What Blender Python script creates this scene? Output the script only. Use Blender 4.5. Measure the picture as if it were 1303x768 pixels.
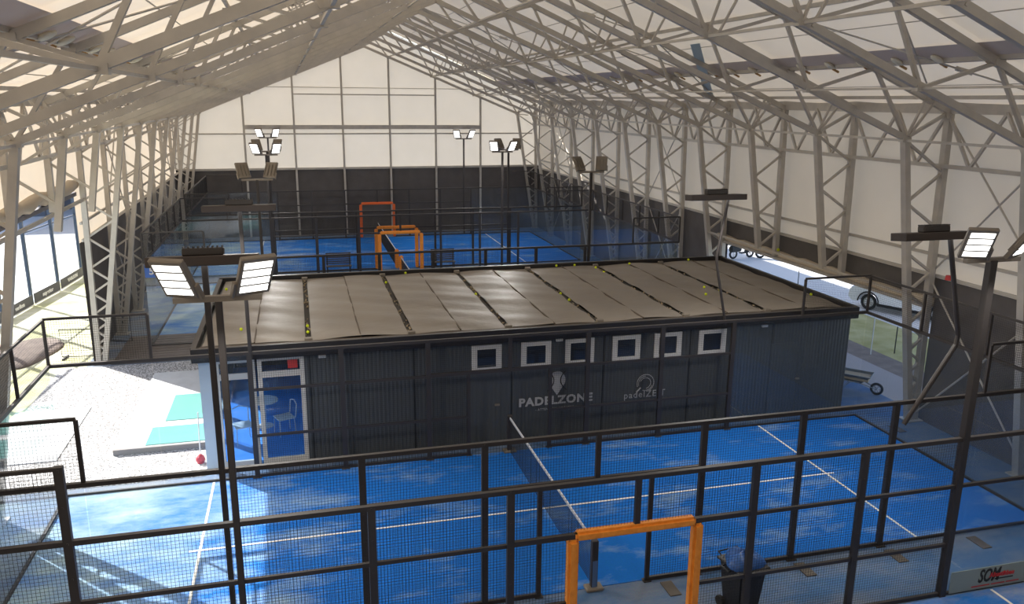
import bpy, bmesh, math, random
from mathutils import Vector, Matrix
random.seed(7)
for o in list(bpy.data.objects): bpy.data.objects.remove(o)
SC = bpy.context.scene
COL = SC.collection

# ------------------------------------------------------------ camera
CAMP = (-4.7359, -14.9979, 8.4898)
cyaw, cpit, crol, FPX = .2591, .2449, .0086, 1025.94
_f = Vector((math.sin(cyaw)*math.cos(cpit), math.cos(cyaw)*math.cos(cpit), -math.sin(cpit)))
_r = Vector((math.cos(cyaw), -math.sin(cyaw), 0)); _u = _r.cross(_f)
_r2 = _r*math.cos(crol)+_u*math.sin(crol); _u2 = _u*math.cos(crol)-_r*math.sin(crol)
cd = bpy.data.cameras.new('camera'); cam = bpy.data.objects.new('camera', cd); COL.objects.link(cam)
cam.matrix_world = Matrix(((_r2.x, _u2.x, -_f.x, CAMP[0]), (_r2.y, _u2.y, -_f.y, CAMP[1]), (_r2.z, _u2.z, -_f.z, CAMP[2]), (0, 0, 0, 1)))
cd.sensor_width = 36; cd.lens = 36*FPX/1303; cd.clip_end = 500
SC.camera = cam

# ------------------------------------------------------------ world, sun, exposure
W = bpy.data.worlds.new('sky'); SC.world = W; W.use_nodes = True
wn = W.node_tree.nodes; bg = wn['Background']
sk = wn.new('ShaderNodeTexSky'); sk.sky_type = 'NISHITA'; sk.sun_disc = False
sk.sun_elevation = math.radians(33); sk.sun_rotation = math.radians(-42); sk.altitude = 300; sk.air_density = 1.0; sk.dust_density = 2.0
W.node_tree.links.new(sk.outputs[0], bg.inputs[0]); bg.inputs[1].default_value = 0.36
sd = bpy.data.lights.new('sun', 'SUN'); sun = bpy.data.objects.new('sun', sd); COL.objects.link(sun)
sd.energy = 16.0; sd.angle = math.radians(0.55); sd.color = (1.0, .95, .87)
sun.rotation_euler = Vector((1.04, -1.12, -1.0)).to_track_quat('-Z', 'Y').to_euler(); sun.location = (-30, 30, 30)
SC.view_settings.view_transform = 'Standard'; SC.view_settings.look = 'None'
SC.view_settings.gamma = 1; SC.view_settings.use_curve_mapping = False
SC.view_settings.exposure = 0.05
SC.cycles.transparent_max_bounces = 40
SC.cycles.max_bounces = 10; SC.cycles.diffuse_bounces = 5; SC.cycles.transmission_bounces = 8

# ------------------------------------------------------------ helpers
def mesh_from(bm, name):
    me = bpy.data.meshes.new(name); bm.to_mesh(me); bm.free(); return me
def part(name, data, mat=None, parent=None, label=None, kind=None):
    if isinstance(data, bmesh.types.BMesh): data = mesh_from(data, name)
    if mat is not None and len(data.materials) == 0: data.materials.append(mat)
    o = bpy.data.objects.new(name, data); COL.objects.link(o)
    if parent is not None: o.parent = parent
    if label: o['label'] = label
    if kind: o['kind'] = kind
    return o
def tag(o, label, cat, group=None, kind=None):
    o['label'] = label; o['category'] = cat
    if group: o['group'] = group
    if kind: o['kind'] = kind
    return o
def thing(name, label, cat, loc=(0, 0, 0), rz=0, group=None):
    o = bpy.data.objects.new(name, None); COL.objects.link(o); o.empty_display_size = .2
    o.location = loc; o.rotation_euler = (0, 0, rz)
    return tag(o, label, cat, group)
def struct(name, data, mat=None, label=None):
    o = part(name, data, mat, kind='structure')
    if label: o['label'] = label
    return o
def dup_tree(root):
    r = root.copy(); COL.objects.link(r)
    for ch in root.children:
        c = ch.copy(); COL.objects.link(c); c.parent = r
        for g in ch.children:
            d = g.copy(); COL.objects.link(d); d.parent = c
    return r
def box(bm, x0, x1, y0, y1, z0, z1):
    v = [bm.verts.new(p) for p in ((x0,y0,z0),(x1,y0,z0),(x1,y1,z0),(x0,y1,z0),(x0,y0,z1),(x1,y0,z1),(x1,y1,z1),(x0,y1,z1))]
    for f in ((0,3,2,1),(4,5,6,7),(0,1,5,4),(1,2,6,5),(2,3,7,6),(3,0,4,7)): bm.faces.new([v[i] for i in f])
    return bm
def BX(*a): return box(bmesh.new(), *a)
def bevel(bm, w=.01, seg=1):
    bmesh.ops.bevel(bm, geom=list(bm.edges), offset=w, segments=seg, affect='EDGES', clamp_overlap=True); return bm
def bar(bm, p, q, w, h=None, up=(0, 0, 1)):
    p, q = Vector(p), Vector(q); h = h or w; d = (q-p).normalized(); u = Vector(up)
    if abs(d.dot(u)) > .98: u = Vector((0, 1, 0))
    s = d.cross(u).normalized()*w/2; t = s.normalized().cross(d).normalized()*h/2
    a = [bm.verts.new(p+x) for x in (-s-t, s-t, s+t, -s+t)]; b = [bm.verts.new(q+x) for x in (-s-t, s-t, s+t, -s+t)]
    for i in range(4): bm.faces.new((a[i], a[(i+1) % 4], b[(i+1) % 4], b[i]))
    bm.faces.new(a[::-1]); bm.faces.new(b); return bm
def BAR(p, q, w, h=None, up=(0, 0, 1)): return bar(bmesh.new(), p, q, w, h, up)
def tube(bm, pts, r, n=8, closed=False):
    pts = [Vector(p) for p in pts]; rings = []; N = len(pts); ref = None
    for i, p in enumerate(pts):
        if closed: d = (pts[(i+1) % N]-pts[i-1]).normalized()
        else: d = (pts[min(i+1, N-1)]-pts[max(i-1, 0)]).normalized()
        if ref is None: ref = Vector((0, 0, 1)) if abs(d.z) < .9 else Vector((0, 1, 0))
        s = d.cross(ref).normalized(); t = s.cross(d).normalized(); ref = t
        rr = r[i] if isinstance(r, (list, tuple)) else r
        rings.append([bm.verts.new(p+(s*math.cos(a)+t*math.sin(a))*rr) for a in [2*math.pi*k/n for k in range(n)]])
    for i in range(N if closed else N-1):
        A, B = rings[i], rings[(i+1) % N]
        for k in range(n): bm.faces.new((A[k], A[(k+1) % n], B[(k+1) % n], B[k]))
    if not closed: bm.faces.new(rings[0][::-1]); bm.faces.new(rings[-1])
    return bm
def TUBE(pts, r, n=8, closed=False): return tube(bmesh.new(), pts, r, n, closed)
def prism(bm, poly, axis, a, b):
    def P(u, v, w): return (u, w, v) if axis == 'y' else (w, u, v) if axis == 'x' else (u, v, w)
    A = [bm.verts.new(P(u, v, a)) for u, v in poly]; B = [bm.verts.new(P(u, v, b)) for u, v in poly]
    n = len(poly); bm.faces.new(A[::-1]); bm.faces.new(B)
    for i in range(n): bm.faces.new((A[i], A[(i+1) % n], B[(i+1) % n], B[i]))
    bmesh.ops.recalc_face_normals(bm, faces=bm.faces); return bm
def PRISM(*a): return prism(bmesh.new(), *a)
def smooth(o):
    for p in o.data.polygons: p.use_smooth = True
    return o
def text(name, s, size, loc, mat, parent, rot=(math.pi/2, 0, 0), ext=.004, bold=0, shear=0, space=1, sx=1):
    c = bpy.data.curves.new(name, 'FONT'); c.body = s; c.size = size; c.extrude = ext; c.offset = bold; c.shear = shear
    c.align_x = 'CENTER'; c.align_y = 'CENTER'; c.space_character = space; c.resolution_u = 3
    o = bpy.data.objects.new(name, c); COL.objects.link(o); c.materials.append(mat); o.parent = parent
    bpy.context.view_layer.update(); dg = bpy.context.evaluated_depsgraph_get()
    me = bpy.data.meshes.new_from_object(o.evaluated_get(dg)); me.name = name
    bpy.data.objects.remove(o); me.materials.clear() ; me.materials.append(mat)
    o = bpy.data.objects.new(name, me); COL.objects.link(o); o.parent = parent
    o.location = loc; o.rotation_euler = rot; o.scale = (sx, 1, 1); return o
ORD = ['first','second','third','fourth','fifth','sixth','seventh','eighth','ninth','tenth','eleventh','twelfth','thirteenth','fourteenth','fifteenth','sixteenth']

# ------------------------------------------------------------ materials
def M(name, col, rough=.6, metal=0, noise=None, bump=0, bscale=40, spec=.5):
    m = bpy.data.materials.new(name); m.use_nodes = True; nt = m.node_tree; b = nt.nodes['Principled BSDF']
    b.inputs['Base Color'].default_value = (*col, 1); b.inputs['Roughness'].default_value = rough; b.inputs['Metallic'].default_value = metal
    b.inputs['Specular IOR Level'].default_value = spec
    if noise:
        col2, sc, lo, hi = noise
        tc = nt.nodes.new('ShaderNodeTexCoord'); nz = nt.nodes.new('ShaderNodeTexNoise'); nz.inputs['Scale'].default_value = sc; nz.inputs['Detail'].default_value = 6
        cr = nt.nodes.new('ShaderNodeValToRGB'); cr.color_ramp.elements[0].position = lo; cr.color_ramp.elements[1].position = hi
        cr.color_ramp.elements[0].color = (*col, 1); cr.color_ramp.elements[1].color = (*col2, 1)
        nt.links.new(tc.outputs['Object'], nz.inputs['Vector']); nt.links.new(nz.outputs['Fac'], cr.inputs[0]); nt.links.new(cr.outputs[0], b.inputs['Base Color'])
    if bump:
        tc = nt.nodes.new('ShaderNodeTexCoord'); n2 = nt.nodes.new('ShaderNodeTexNoise'); n2.inputs['Scale'].default_value = bscale; n2.inputs['Detail'].default_value = 4
        bp = nt.nodes.new('ShaderNodeBump'); bp.inputs['Strength'].default_value = bump; bp.inputs['Distance'].default_value = .05
        nt.links.new(tc.outputs['Object'], n2.inputs['Vector']); nt.links.new(n2.outputs['Fac'], bp.inputs['Height']); nt.links.new(bp.outputs[0], b.inputs['Normal'])
    return m
def translucent(name, col, fac, rough=.7, tcol=None):
    m = bpy.data.materials.new(name); m.use_nodes = True; nt = m.node_tree; nt.nodes.clear()
    out = nt.nodes.new('ShaderNodeOutputMaterial'); mx = nt.nodes.new('ShaderNodeMixShader'); d = nt.nodes.new('ShaderNodeBsdfDiffuse'); t = nt.nodes.new('ShaderNodeBsdfTranslucent')
    tc = nt.nodes.new('ShaderNodeTexCoord'); nz = nt.nodes.new('ShaderNodeTexNoise'); nz.inputs['Scale'].default_value = .6; nz.inputs['Detail'].default_value = 5
    cr = nt.nodes.new('ShaderNodeValToRGB'); cr.color_ramp.elements[0].position = .3; cr.color_ramp.elements[1].position = .7
    cr.color_ramp.elements[0].color = (*[c*.93 for c in col], 1); cr.color_ramp.elements[1].color = (*col, 1)
    nt.links.new(tc.outputs['Object'], nz.inputs['Vector']); nt.links.new(nz.outputs['Fac'], cr.inputs[0])
    nt.links.new(cr.outputs[0], d.inputs[0])
    if tcol: t.inputs[0].default_value = (*tcol, 1)
    else: nt.links.new(cr.outputs[0], t.inputs[0])
    mx.inputs[0].default_value = fac
    nt.links.new(d.outputs[0], mx.inputs[1]); nt.links.new(t.outputs[0], mx.inputs[2]); nt.links.new(mx.outputs[0], out.inputs[0])
    return m
def glassmat(name, tint, ior=1.45, haze=.0, hazecol=(.6, .7, .8)):
    m = bpy.data.materials.new(name); m.use_nodes = True; nt = m.node_tree; nt.nodes.clear()
    out = nt.nodes.new('ShaderNodeOutputMaterial'); mx = nt.nodes.new('ShaderNodeMixShader'); tr = nt.nodes.new('ShaderNodeBsdfTransparent'); gl = nt.nodes.new('ShaderNodeBsdfGlossy')
    lw = nt.nodes.new('ShaderNodeLayerWeight'); lw.inputs[0].default_value = .5
    pw = nt.nodes.new('ShaderNodeMath'); pw.operation = 'POWER'; pw.inputs[1].default_value = 4.0
    fr = nt.nodes.new('ShaderNodeMath'); fr.operation = 'MULTIPLY_ADD'; fr.inputs[1].default_value = .8; fr.inputs[2].default_value = ((ior-1)/(ior+1))**2
    nt.links.new(lw.outputs['Facing'], pw.inputs[0]); nt.links.new(pw.outputs[0], fr.inputs[0]); gl.inputs['Roughness'].default_value = .0; tr.inputs[0].default_value = (*tint, 1)
    df = nt.nodes.new('ShaderNodeBsdfDiffuse'); df.inputs[0].default_value = (*hazecol, 1); m2 = nt.nodes.new('ShaderNodeMixShader'); m2.inputs[0].default_value = haze
    nt.links.new(tr.outputs[0], m2.inputs[1]); nt.links.new(df.outputs[0], m2.inputs[2])
    nt.links.new(fr.outputs[0], mx.inputs[0]); nt.links.new(m2.outputs[0], mx.inputs[1]); nt.links.new(gl.outputs[0], mx.inputs[2]); nt.links.new(mx.outputs[0], out.inputs[0])
    return m
def emis(name, col, s):
    m = bpy.data.materials.new(name); m.use_nodes = True; nt = m.node_tree; nt.nodes.clear()
    out = nt.nodes.new('ShaderNodeOutputMaterial'); e = nt.nodes.new('ShaderNodeEmission'); e.inputs[0].default_value = (*col, 1); e.inputs[1].default_value = s
    nt.links.new(e.outputs[0], out.inputs[0]); return m
def turf(name, base, worn_sunlit, lo=.5, hi=.75):
    m = bpy.data.materials.new(name); m.use_nodes = True; nt = m.node_tree; b = nt.nodes['Principled BSDF']; b.inputs['Roughness'].default_value = .95; b.inputs['Specular IOR Level'].default_value = .1
    tc = nt.nodes.new('ShaderNodeTexCoord'); mp = nt.nodes.new('ShaderNodeMapping'); mp.inputs['Scale'].default_value = (.55, 1.3, 1)
    n1 = nt.nodes.new('ShaderNodeTexNoise'); n1.inputs['Scale'].default_value = .9; n1.inputs['Detail'].default_value = 9; n1.inputs['Roughness'].default_value = .68
    n2 = nt.nodes.new('ShaderNodeTexNoise'); n2.inputs['Scale'].default_value = 35; n2.inputs['Detail'].default_value = 3
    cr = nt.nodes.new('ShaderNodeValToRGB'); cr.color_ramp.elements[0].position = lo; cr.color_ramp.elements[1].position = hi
    cr.color_ramp.elements[0].color = (*base, 1); cr.color_ramp.elements[1].color = (*worn_sunlit, 1)
    ml = nt.nodes.new('ShaderNodeMix'); ml.data_type = 'RGBA'; ml.blend_type = 'MULTIPLY'; ml.inputs[0].default_value = .35
    L = nt.links.new
    sx_ = nt.nodes.new('ShaderNodeSeparateXYZ'); mr = nt.nodes.new('ShaderNodeMapRange'); mr.inputs['From Min'].default_value = -4.0; mr.inputs['From Max'].default_value = -8.5; mr.inputs['To Min'].default_value = 0; mr.inputs['To Max'].default_value = .23  # left end pushed paler: some sand, plus sun washout painted into the turf colour
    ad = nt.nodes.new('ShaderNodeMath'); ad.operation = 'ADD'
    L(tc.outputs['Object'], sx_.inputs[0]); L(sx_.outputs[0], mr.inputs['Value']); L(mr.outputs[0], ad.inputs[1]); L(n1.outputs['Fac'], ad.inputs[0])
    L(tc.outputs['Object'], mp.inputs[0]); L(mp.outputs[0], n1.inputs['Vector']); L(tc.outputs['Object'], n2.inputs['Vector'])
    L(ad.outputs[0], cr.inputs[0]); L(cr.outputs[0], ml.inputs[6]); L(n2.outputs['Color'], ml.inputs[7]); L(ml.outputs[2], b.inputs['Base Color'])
    return m
STEEL = M('galvanised steel', (.50, .465, .41), .5, .2, noise=((.43, .40, .36), 3, .35, .7), spec=.3)
MEMB = translucent('pvc roof membrane', (.82, .75, .64), .165, tcol=(.84, .71, .55))
MEMBW = translucent('pvc wall membrane', (.82, .74, .62), .185, tcol=(.80, .69, .56))
GABLE = translucent('pvc gable membrane', (.80, .76, .69), .098, tcol=(.80, .76, .68))
BAND = translucent('grey membrane band', (.50, .455, .45), .2)
DARK = M('charcoal curtain', (.095, .086, .082), .85, noise=((.115, .105, .10), 1.5, .4, .7))
ROLL = M('rolled membrane', (.50, .43, .34), .7, bump=.6, bscale=3)
BLACK = M('black powder coated steel', (.040, .034, .032), .5, .1, spec=.5)
WIRE = M('black wire', (.014, .013, .014), .5, .2)
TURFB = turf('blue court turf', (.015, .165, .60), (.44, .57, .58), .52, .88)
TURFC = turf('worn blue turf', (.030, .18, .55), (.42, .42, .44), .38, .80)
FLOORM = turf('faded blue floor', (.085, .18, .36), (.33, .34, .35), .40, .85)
LINE = M('white court line', (.75, .72, .66), .8)
GLASS = glassmat('court glass', (.92, .94, .96), 1.42, .012, (.55, .68, .8))
GLASSD = glassmat('door glass', (.75, .82, .88), 1.55, .0)
PANEL = M('dark grey sandwich panel', (.058, .064, .068), .5, spec=.4)
PANELR = M('panel joint', (.014, .017, .02), .6)
WHITEF = M('white plastic frame', (.60, .58, .54), .5)
WHITE = M('white paint', (.7, .7, .7), .5)
ROOFT = M('taupe roof membrane', (.23, .20, .165), .40, noise=((.18, .155, .13), .5, .35, .75), bump=.55, bscale=1.3, spec=.5)
SEAM = M('brown seam', (.10, .075, .055), .7)
GUT = M('dark gutter', (.03, .025, .02), .8)
DEBR = M('dry leaves and gravel', (.33, .26, .17), .9)
RIM = M('black roof rim', (.035, .032, .032), .35, .3)
ORANGE = M('orange pvc padding', (.92, .33, .035), .55, noise=((.82, .27, .025), 9, .4, .7), bump=.25, bscale=14)
ORANGR = M('orange red padding', (.72, .13, .02), .55)
YEL = M('yellow felt', (.62, .72, .02), .9)
LAMPH = M('lamp housing', (.22, .19, .155), .5, .3)
LAMPE = emis('floodlight led', (1, .99, .96), 3.2)
NETM = M('black net cord', (.02, .02, .022), .8)
TAPE = M('white net tape', (.62, .62, .64), .7)
GRAVEL = M('gravel', (.16, .15, .14), .95, noise=((.70, .67, .65), 22, .42, .60))
CONC = M('pale concrete', (.66, .66, .66), .85, noise=((.58, .58, .58), 2, .4, .7))
GRASS = M('dry grass', (.38, .38, .18), .95, noise=((.62, .60, .45), .8, .35, .65))
GRASSG = M('green grass', (.30, .27, .085), .95, noise=((.46, .41, .20), 1.2, .35, .7))
SOIL = M('bare soil', (.17, .13, .11), .95, noise=((.23, .18, .15), 3, .4, .7))
ASPH = M('pale asphalt', (.50, .50, .51), .85)
DECK = M('brown deck board', (.13, .11, .10), .7, noise=((.17, .145, .13), 5, .4, .7))
RUG = M('turquoise turf mat', (.10, .30, .27), .95)
BRICK = M('brick', (.30, .13, .09), .9)
BLDG = M('slate cladding', (.10, .11, .14), .8)
RED = M('red plastic', (.5, .03, .03), .5)
BLUEP = M('blue plastic', (.02, .12, .5), .4)
BLUEL = M('light blue membrane', (.35, .45, .52), .6)
TIE = M('cream strap pad', (.75, .70, .55), .6)
RUSTY = M('tan strap', (.42, .25, .10), .6)
CARW = M('white car paint', (.9, .9, .9), .25, .0, spec=.6)
TYRE = M('tyre rubber', (.02, .02, .02), .8)
RIMM = M('alloy rim', (.5, .5, .52), .3, .8)
DGLASS = M('dark window glass', (.02, .025, .035), .12, spec=.7)
BANNER = M('grey green banner', (.26, .31, .29), .6)
INK = M('black ink', (.02, .02, .02), .7)
LOGO = M('pale grey print', (.38, .38, .38), .7)
LEDIM = M('small wall light', (.5, .5, .5), .5)

# ------------------------------------------------------------ hall coordinates
HX, HY, HR, BAY = .155, -1.302, .0132, 3.5532
K0, K1 = -5, 11
def H(x, y, z): c, s = math.cos(HR), math.sin(HR); return Vector((HX+x*c-y*s, HY+x*s+y*c, z))
def hthing(name, label, cat, y=0, group=None): return thing(name, label, cat, H(0, y, 0), HR, group)
def hstruct(name, bm, mat, label=None):
    o = struct(name, bm, mat, label); o.location = (HX, HY, 0); o.rotation_euler = (0, 0, HR); return o
YA, YB = K0*BAY, K1*BAY
zt = lambda x: 13.05-.425*abs(x)
zb = lambda x: 11.65-.409*abs(x)

# ------------------------------------------------------------ ground and floors (structure)
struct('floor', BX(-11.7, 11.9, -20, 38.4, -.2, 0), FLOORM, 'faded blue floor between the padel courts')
o = struct('ground', BX(-140, 140, -60, 160, -.5, -.22), ASPH, 'pale sunlit ground outside the hall')
struct('terrace_left', BX(-9.4, -7.2, 5.1, 11.0, 0, .12), CONC, 'pale concrete terrace at the glazed end of the cabin')
struct('edge_kerb', BX(-9.45, -7.2, 5.0, 5.1, 0, .15), M('grey timber', (.25, .23, .22), .8))
gv = struct('gravel_bed', BX(-12.4, -7.18, 3.35, 12.4, -.01, .012), GRAVEL, 'pale gravel bed left of the cabin')
struct('slab_left', BX(-12.6, -10.7, 5.0, 8.6, 0, .03), CONC, 'pale concrete slab beside the gravel bed')
dk = bpy.data.objects.new('deck', None); COL.objects.link(dk); dk['kind'] = 'structure'; dk['label'] = 'brown board deck in the shade beyond the gravel bed'
bme = mesh_from(BX(-10.95, -7.2, 0, .27, 0, .03), 'board'); bme.materials.append(DECK)
for i in range(11):
    b = part('board', bme, None, dk); b.location = (0, 12.5+i*.3, random.uniform(0, .004))
# outdoor left
struct('lawn_left', BX(-15.9, -11.6, -12, 45, -.2, -.03), GRASS, 'dry pale lawn left of the hall')
struct('outdoor_court_floor', BX(-26, -15.9, 6, 28, -.2, -.02), M('pale blue outdoor turf', (.60, .68, .70), .9), 'pale blue floor of the outdoor court')
# outdoor right
struct('walkway_right', BX(11.9, 13.6, -5, 40, -.2, 0.0), M('pink grey paving', (.33, .29, .28), .85), 'paved walkway outside the right wall opening')
bm = bmesh.new()
prof = [(13.6, -.2), (13.6, 0), (14.6, .04), (14.6, -.2)]
prism(bm, prof, 'y', -5, 40); struct('soil_strip', bm, SOIL, 'strip of bare soil beside the walkway')
bm = bmesh.new()
ys = [-5+i*1.5 for i in range(31)]; xs = [14.6, 15.2, 15.8, 16.4, 17.0, 17.6]
g = [[bm.verts.new((x, y, .04+random.uniform(0, .05)*(0 < i < 5))) for i, x in enumerate(xs)] for y in ys]
for j in range(len(ys)-1):
    for i in range(5): bm.faces.new((g[j][i], g[j][i+1], g[j+1][i+1], g[j+1][i]))
struct('grass_bank', bm, GRASSG, 'green grass bank between the soil strip and the road')
struct('road', BX(17.6, 60, -15, 90, -.2, .04), ASPH, 'sunlit road beyond the grass bank')

# ------------------------------------------------------------ hall membranes (structure)
def sheet(pts, th=.03):
    bm = bmesh.new(); v = [bm.verts.new(p) for p in pts]; bm.faces.new(v)
    return bm
def grid_sheet(f, us, vs):
    bm = bmesh.new(); g = [[bm.verts.new(f(u, v)) for u in us] for v in vs]
    for j in range(len(vs)-1):
        for i in range(len(us)-1): bm.faces.new((g[j][i], g[j][i+1], g[j+1][i+1], g[j+1][i]))
    return bm
OFF = .22
def roofz(x): return zt(x)+OFF
for s, nm in ((-1, 'left'), (1, 'right')):
    roof = bpy.data.objects.new('ceiling', None); COL.objects.link(roof); roof['kind'] = 'structure'; roof['label'] = 'pale membrane roof slope on the %s' % nm
    roof.location = (HX, HY, 0); roof.rotation_euler = (0, 0, HR)
    for k in range(K0, K1):
        for (a, b, mt) in ((0, 11.55, MEMB),):
            n = 6
            def f(u, v, k=k): return (s*u, (k+v)*BAY, roofz(u)-.05*math.sin(math.pi*v))
            po = part('membrane_panel', grid_sheet(f, [a+(b-a)*i/6 for i in range(7)], [i/4 for i in range(5)]), mt, roof)
            smooth(po)
    part('membrane_band', grid_sheet(lambda u, v: (s*u, v, roofz(u)-.09), [8.25, 9.0], [YA, YB]), BAND, roof, 'grey band running along the roof slope')
    bm = bmesh.new()
    for x in (7.18, 9.92, 4.6, 2.3): bar(bm, (s*x, YA, roofz(x)-.14), (s*x, YB, roofz(x)-.14), .02, .02)
    part('seam_cord', bm, STEEL, roof)
    # walls
WX = 11.48
def wallsheet(s, y0, y1, z0, z1, mat, name, parent, wav=0):
    n = max(2, int((y1-y0)/.6)) if wav else 2
    return part(name, grid_sheet(lambda u, v: (s*(WX+wav*.5*math.sin(v*2.1+u)), v, u), [z0+(z1-z0)*i/3 for i in range(4)], [y0+(y1-y0)*i/n for i in range(n+1)]), mat, parent)
WR = {}
for s, nm in ((-1, 'left'), (1, 'right')):
    w = bpy.data.objects.new('wall_'+nm, None); COL.objects.link(w); w['kind'] = 'structure'; w['label'] = 'membrane side wall on the %s' % nm
    w.location = (HX, HY, 0); w.rotation_euler = (0, 0, HR); WR[s] = w
    for k in range(K0, K1):
        openbay = (1 <= k < 4)
        zlow = 5.75 if (s == -1 and openbay) else 4.0
        if k == K1-1: part('corner_sheet', grid_sheet(lambda u, v: (s*WX, v, u), [0, 4.0, 8.45], [YB, YB+.25]), DARK, w)
        wallsheet(s, k*BAY, (k+1)*BAY, zlow, 8.45, MEMBW, 'membrane_panel', w)
        if not openbay: wallsheet(s, k*BAY, (k+1)*BAY, 0, 4.0, DARK, 'curtain_panel', w)
        elif s == 1: wallsheet(s, k*BAY, (k+1)*BAY, 3.2, 4.0, DARK, 'curtain_panel', w)
    if s == 1: wallsheet(s, 4*BAY, 4.22*BAY, 0, 4.0, DARK, 'curtain_panel', w)
# rolled up wall membranes over the two openings
def roll(s, y0, y1, z, r, mat, sag, label, nm='rolled_curtain'):
    t = tag(part(nm, TUBE([(s*(WX-.05), y0+(y1-y0)*i/24, z+sag*math.sin(i*1.7)*.5-sag*math.sin(math.pi*(i % 8)/8)) for i in range(25)], [r*(1+.18*math.sin(i*2.3)) for i in range(25)], 10), mat), label, 'curtain')
    t.location = (HX, HY, 0); t.rotation_euler = (0, 0, HR); smooth(t); return t
roll(1, 1*BAY, 4.2*BAY, 3.33, .13, ROLL, .03, 'beige rolled-up wall curtain above the right side opening')
roll(-1, .6*BAY, 4.0*BAY, 5.85, .17, ROLL, .06, 'beige rolled-up wall curtain above the left side opening')
o = tag(part('curtain_pole', BAR((-11.45, .4*BAY, 5.56), (-11.45, 4.0*BAY, 5.56), .12, .12), M('dark blue grey tube', (.10, .10, .13), .5)), 'dark tube along the lower edge of the left rolled curtain', 'pole'); o.location = (HX, HY, 0); o.rotation_euler = (0, 0, HR)
# gable
gb = bpy.data.objects.new('wall_back', None); COL.objects.link(gb); gb['kind'] = 'structure'; gb['label'] = 'far gable wall with pale membrane above charcoal curtain'
gb.location = H(0, YB+.22, 0); gb.rotation_euler = (0, 0, HR)
xs = [-11.5, -7.4, -4.43, -1.47, 1.47, 4.43, 7.4, 11.5]
for a, b in zip(xs[:-1], xs[1:]):
    for z0, z1 in ((4.22, 6.38), (6.38, 9.15), (9.15, 99)):
        ra, rb = roofz(a), roofz(b)
        if z0 > max(ra, rb): continue
        poly = [(a, z0), (b, z0)]
        if z1 < min(ra, rb): poly += [(b, z1), (a, z1)]
        else:
            if a < 0 < b: poly += [(b, rb), (0, roofz(0)), (a, ra)]
            elif z1 >= max(ra, rb): poly += ([(b, rb)] if rb > z0 else []) + ([(a, ra)] if ra > z0 else [])
            elif rb > ra: xc = (13.27-z1)/.425; poly += [(b, z1), (-xc, z1), (a, ra)]
            else: xc = (13.27-z1)/.425; poly += [(b, rb), (xc, z1), (a, z1)]
            if z0 > min(ra, rb):
                xc = (13.27-z0)/.425
                poly = [(-xc, z0), (b, z0), (b, rb)] if rb > ra else [(a, z0), (xc, z0), (a, ra)]
        part('membrane_panel', sheet([(x, 0, z) for x, z in poly]), GABLE, gb)
    part('curtain_panel', sheet([(a, 0, 0), (b, 0, 0), (b, 0, 4.22), (a, 0, 4.22)]), DARK, gb)
for x in xs[1:-1]:
    part('mullion', BX(x-.06, x+.06, -.25, -.12, 0, zb(x)), STEEL, gb)
part('rail', BX(-7.4, 7.4, -.26, -.14, 6.64, 6.9), STEEL, gb); part('rail', BX(-11, 11, -.08, -.03, 6.32, 6.40), STEEL, gb)
part('rail', BX(-11.4, 11.4, -.1, -.03, 4.15, 4.28), STEEL, gb); part('rail', BX(-9, 9, -.06, -.03, 9.15, 9.19), STEEL, gb); part('rail', BX(-4.43, 4.43, -.24, -.18, 8.72, 8.79), STEEL, gb)
# wall behind the camera
bm = sheet([(-11.5, 0, 0), (11.5, 0, 0), (11.5, 0, roofz(11.5)), (0, 0, roofz(0)), (-11.5, 0, roofz(11.5))])
o = struct('wall_front', bm, GABLE, 'gable wall behind the viewer'); o.location = H(0, YA, 0); o.rotation_euler = (0, 0, HR)

# ------------------------------------------------------------ truss frames
ELEM = []   # (name, p, q, w)
for s in (-1, 1):
    ELEM.append(('column_leg', (s*11.15, 0, 0), (s*9.9, 0, 7.65), .155)); ELEM.append(('column_leg', (s*11.32, 0, 0), (s*11.15, 0, 8.3), .155))
    ELEM.append(('bottom_chord', (s*9.9, 0, 7.65), (0, 0, 11.65), .125)); ELEM.append(('top_chord', (s*11.15, 0, 8.3), (0, 0, 13.05), .13))
    xin = lambda z: 11.15-1.25*z/7.65
    xout = lambda z: 11.32-.17*z/8.3
    z = 7.6; side = 0; pts = [(xin(z), z)]
    while z > .35:
        gap = xout(z)-xin(z); z -= .62*gap+.04; side = 1-side
        pts.append(((xout(z) if side else xin(z)), z))
    for a, b in zip(pts[:-1], pts[1:]): ELEM.append(('web_bar', (s*a[0], 0, a[1]), (s*b[0], 0, b[1]), .075))
    nodes = [(11.15, 8.3), (9.9, 7.65), (8.8, zt(8.8)), (7.0, zb(7.0)), (6.15, zt(6.15)), (4.23, zb(4.23)), (3.35, zt(3.35)), (1.45, zb(1.45)), (0, 13.0)]
    for a, b in zip(nodes[:-1], nodes[1:]): ELEM.append(('web_bar', (s*a[0], 0, a[1]), (s*b[0], 0, b[1]), .09))
    for a, b in (((4.2, zb(4.2)), (4.6, zt(4.6))), ((4.4, zb(4.4)), (5.0, zt(5.0))), ((9.9, 7.7), (10.35, zt(10.35))), ((9.95, 7.7), (10.6, zt(10.6)))):
        ELEM.append(('web_bar', (s*a[0], -.05, a[1]), (s*b[0], -.05, b[1]), .06))
ELEM.append(('web_bar', (0, 0, 11.65), (0, 0, 13.05), .09))
def cut(e, zmin):
    n, p, q, w = e
    if n not in ('column_leg', 'web_bar') or max(p[2], q[2]) > 8.31: return e
    if p[2] < q[2]: lo, hi = Vector(p), Vector(q)
    else: lo, hi = Vector(q), Vector(p)
    if hi.z <= zmin: return None
    if lo.z < zmin:
        if n == 'web_bar': return None
        lo = lo.lerp(hi, (zmin-lo.z)/(hi.z-lo.z))
    return (n, tuple(lo), tuple(hi), w)
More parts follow.
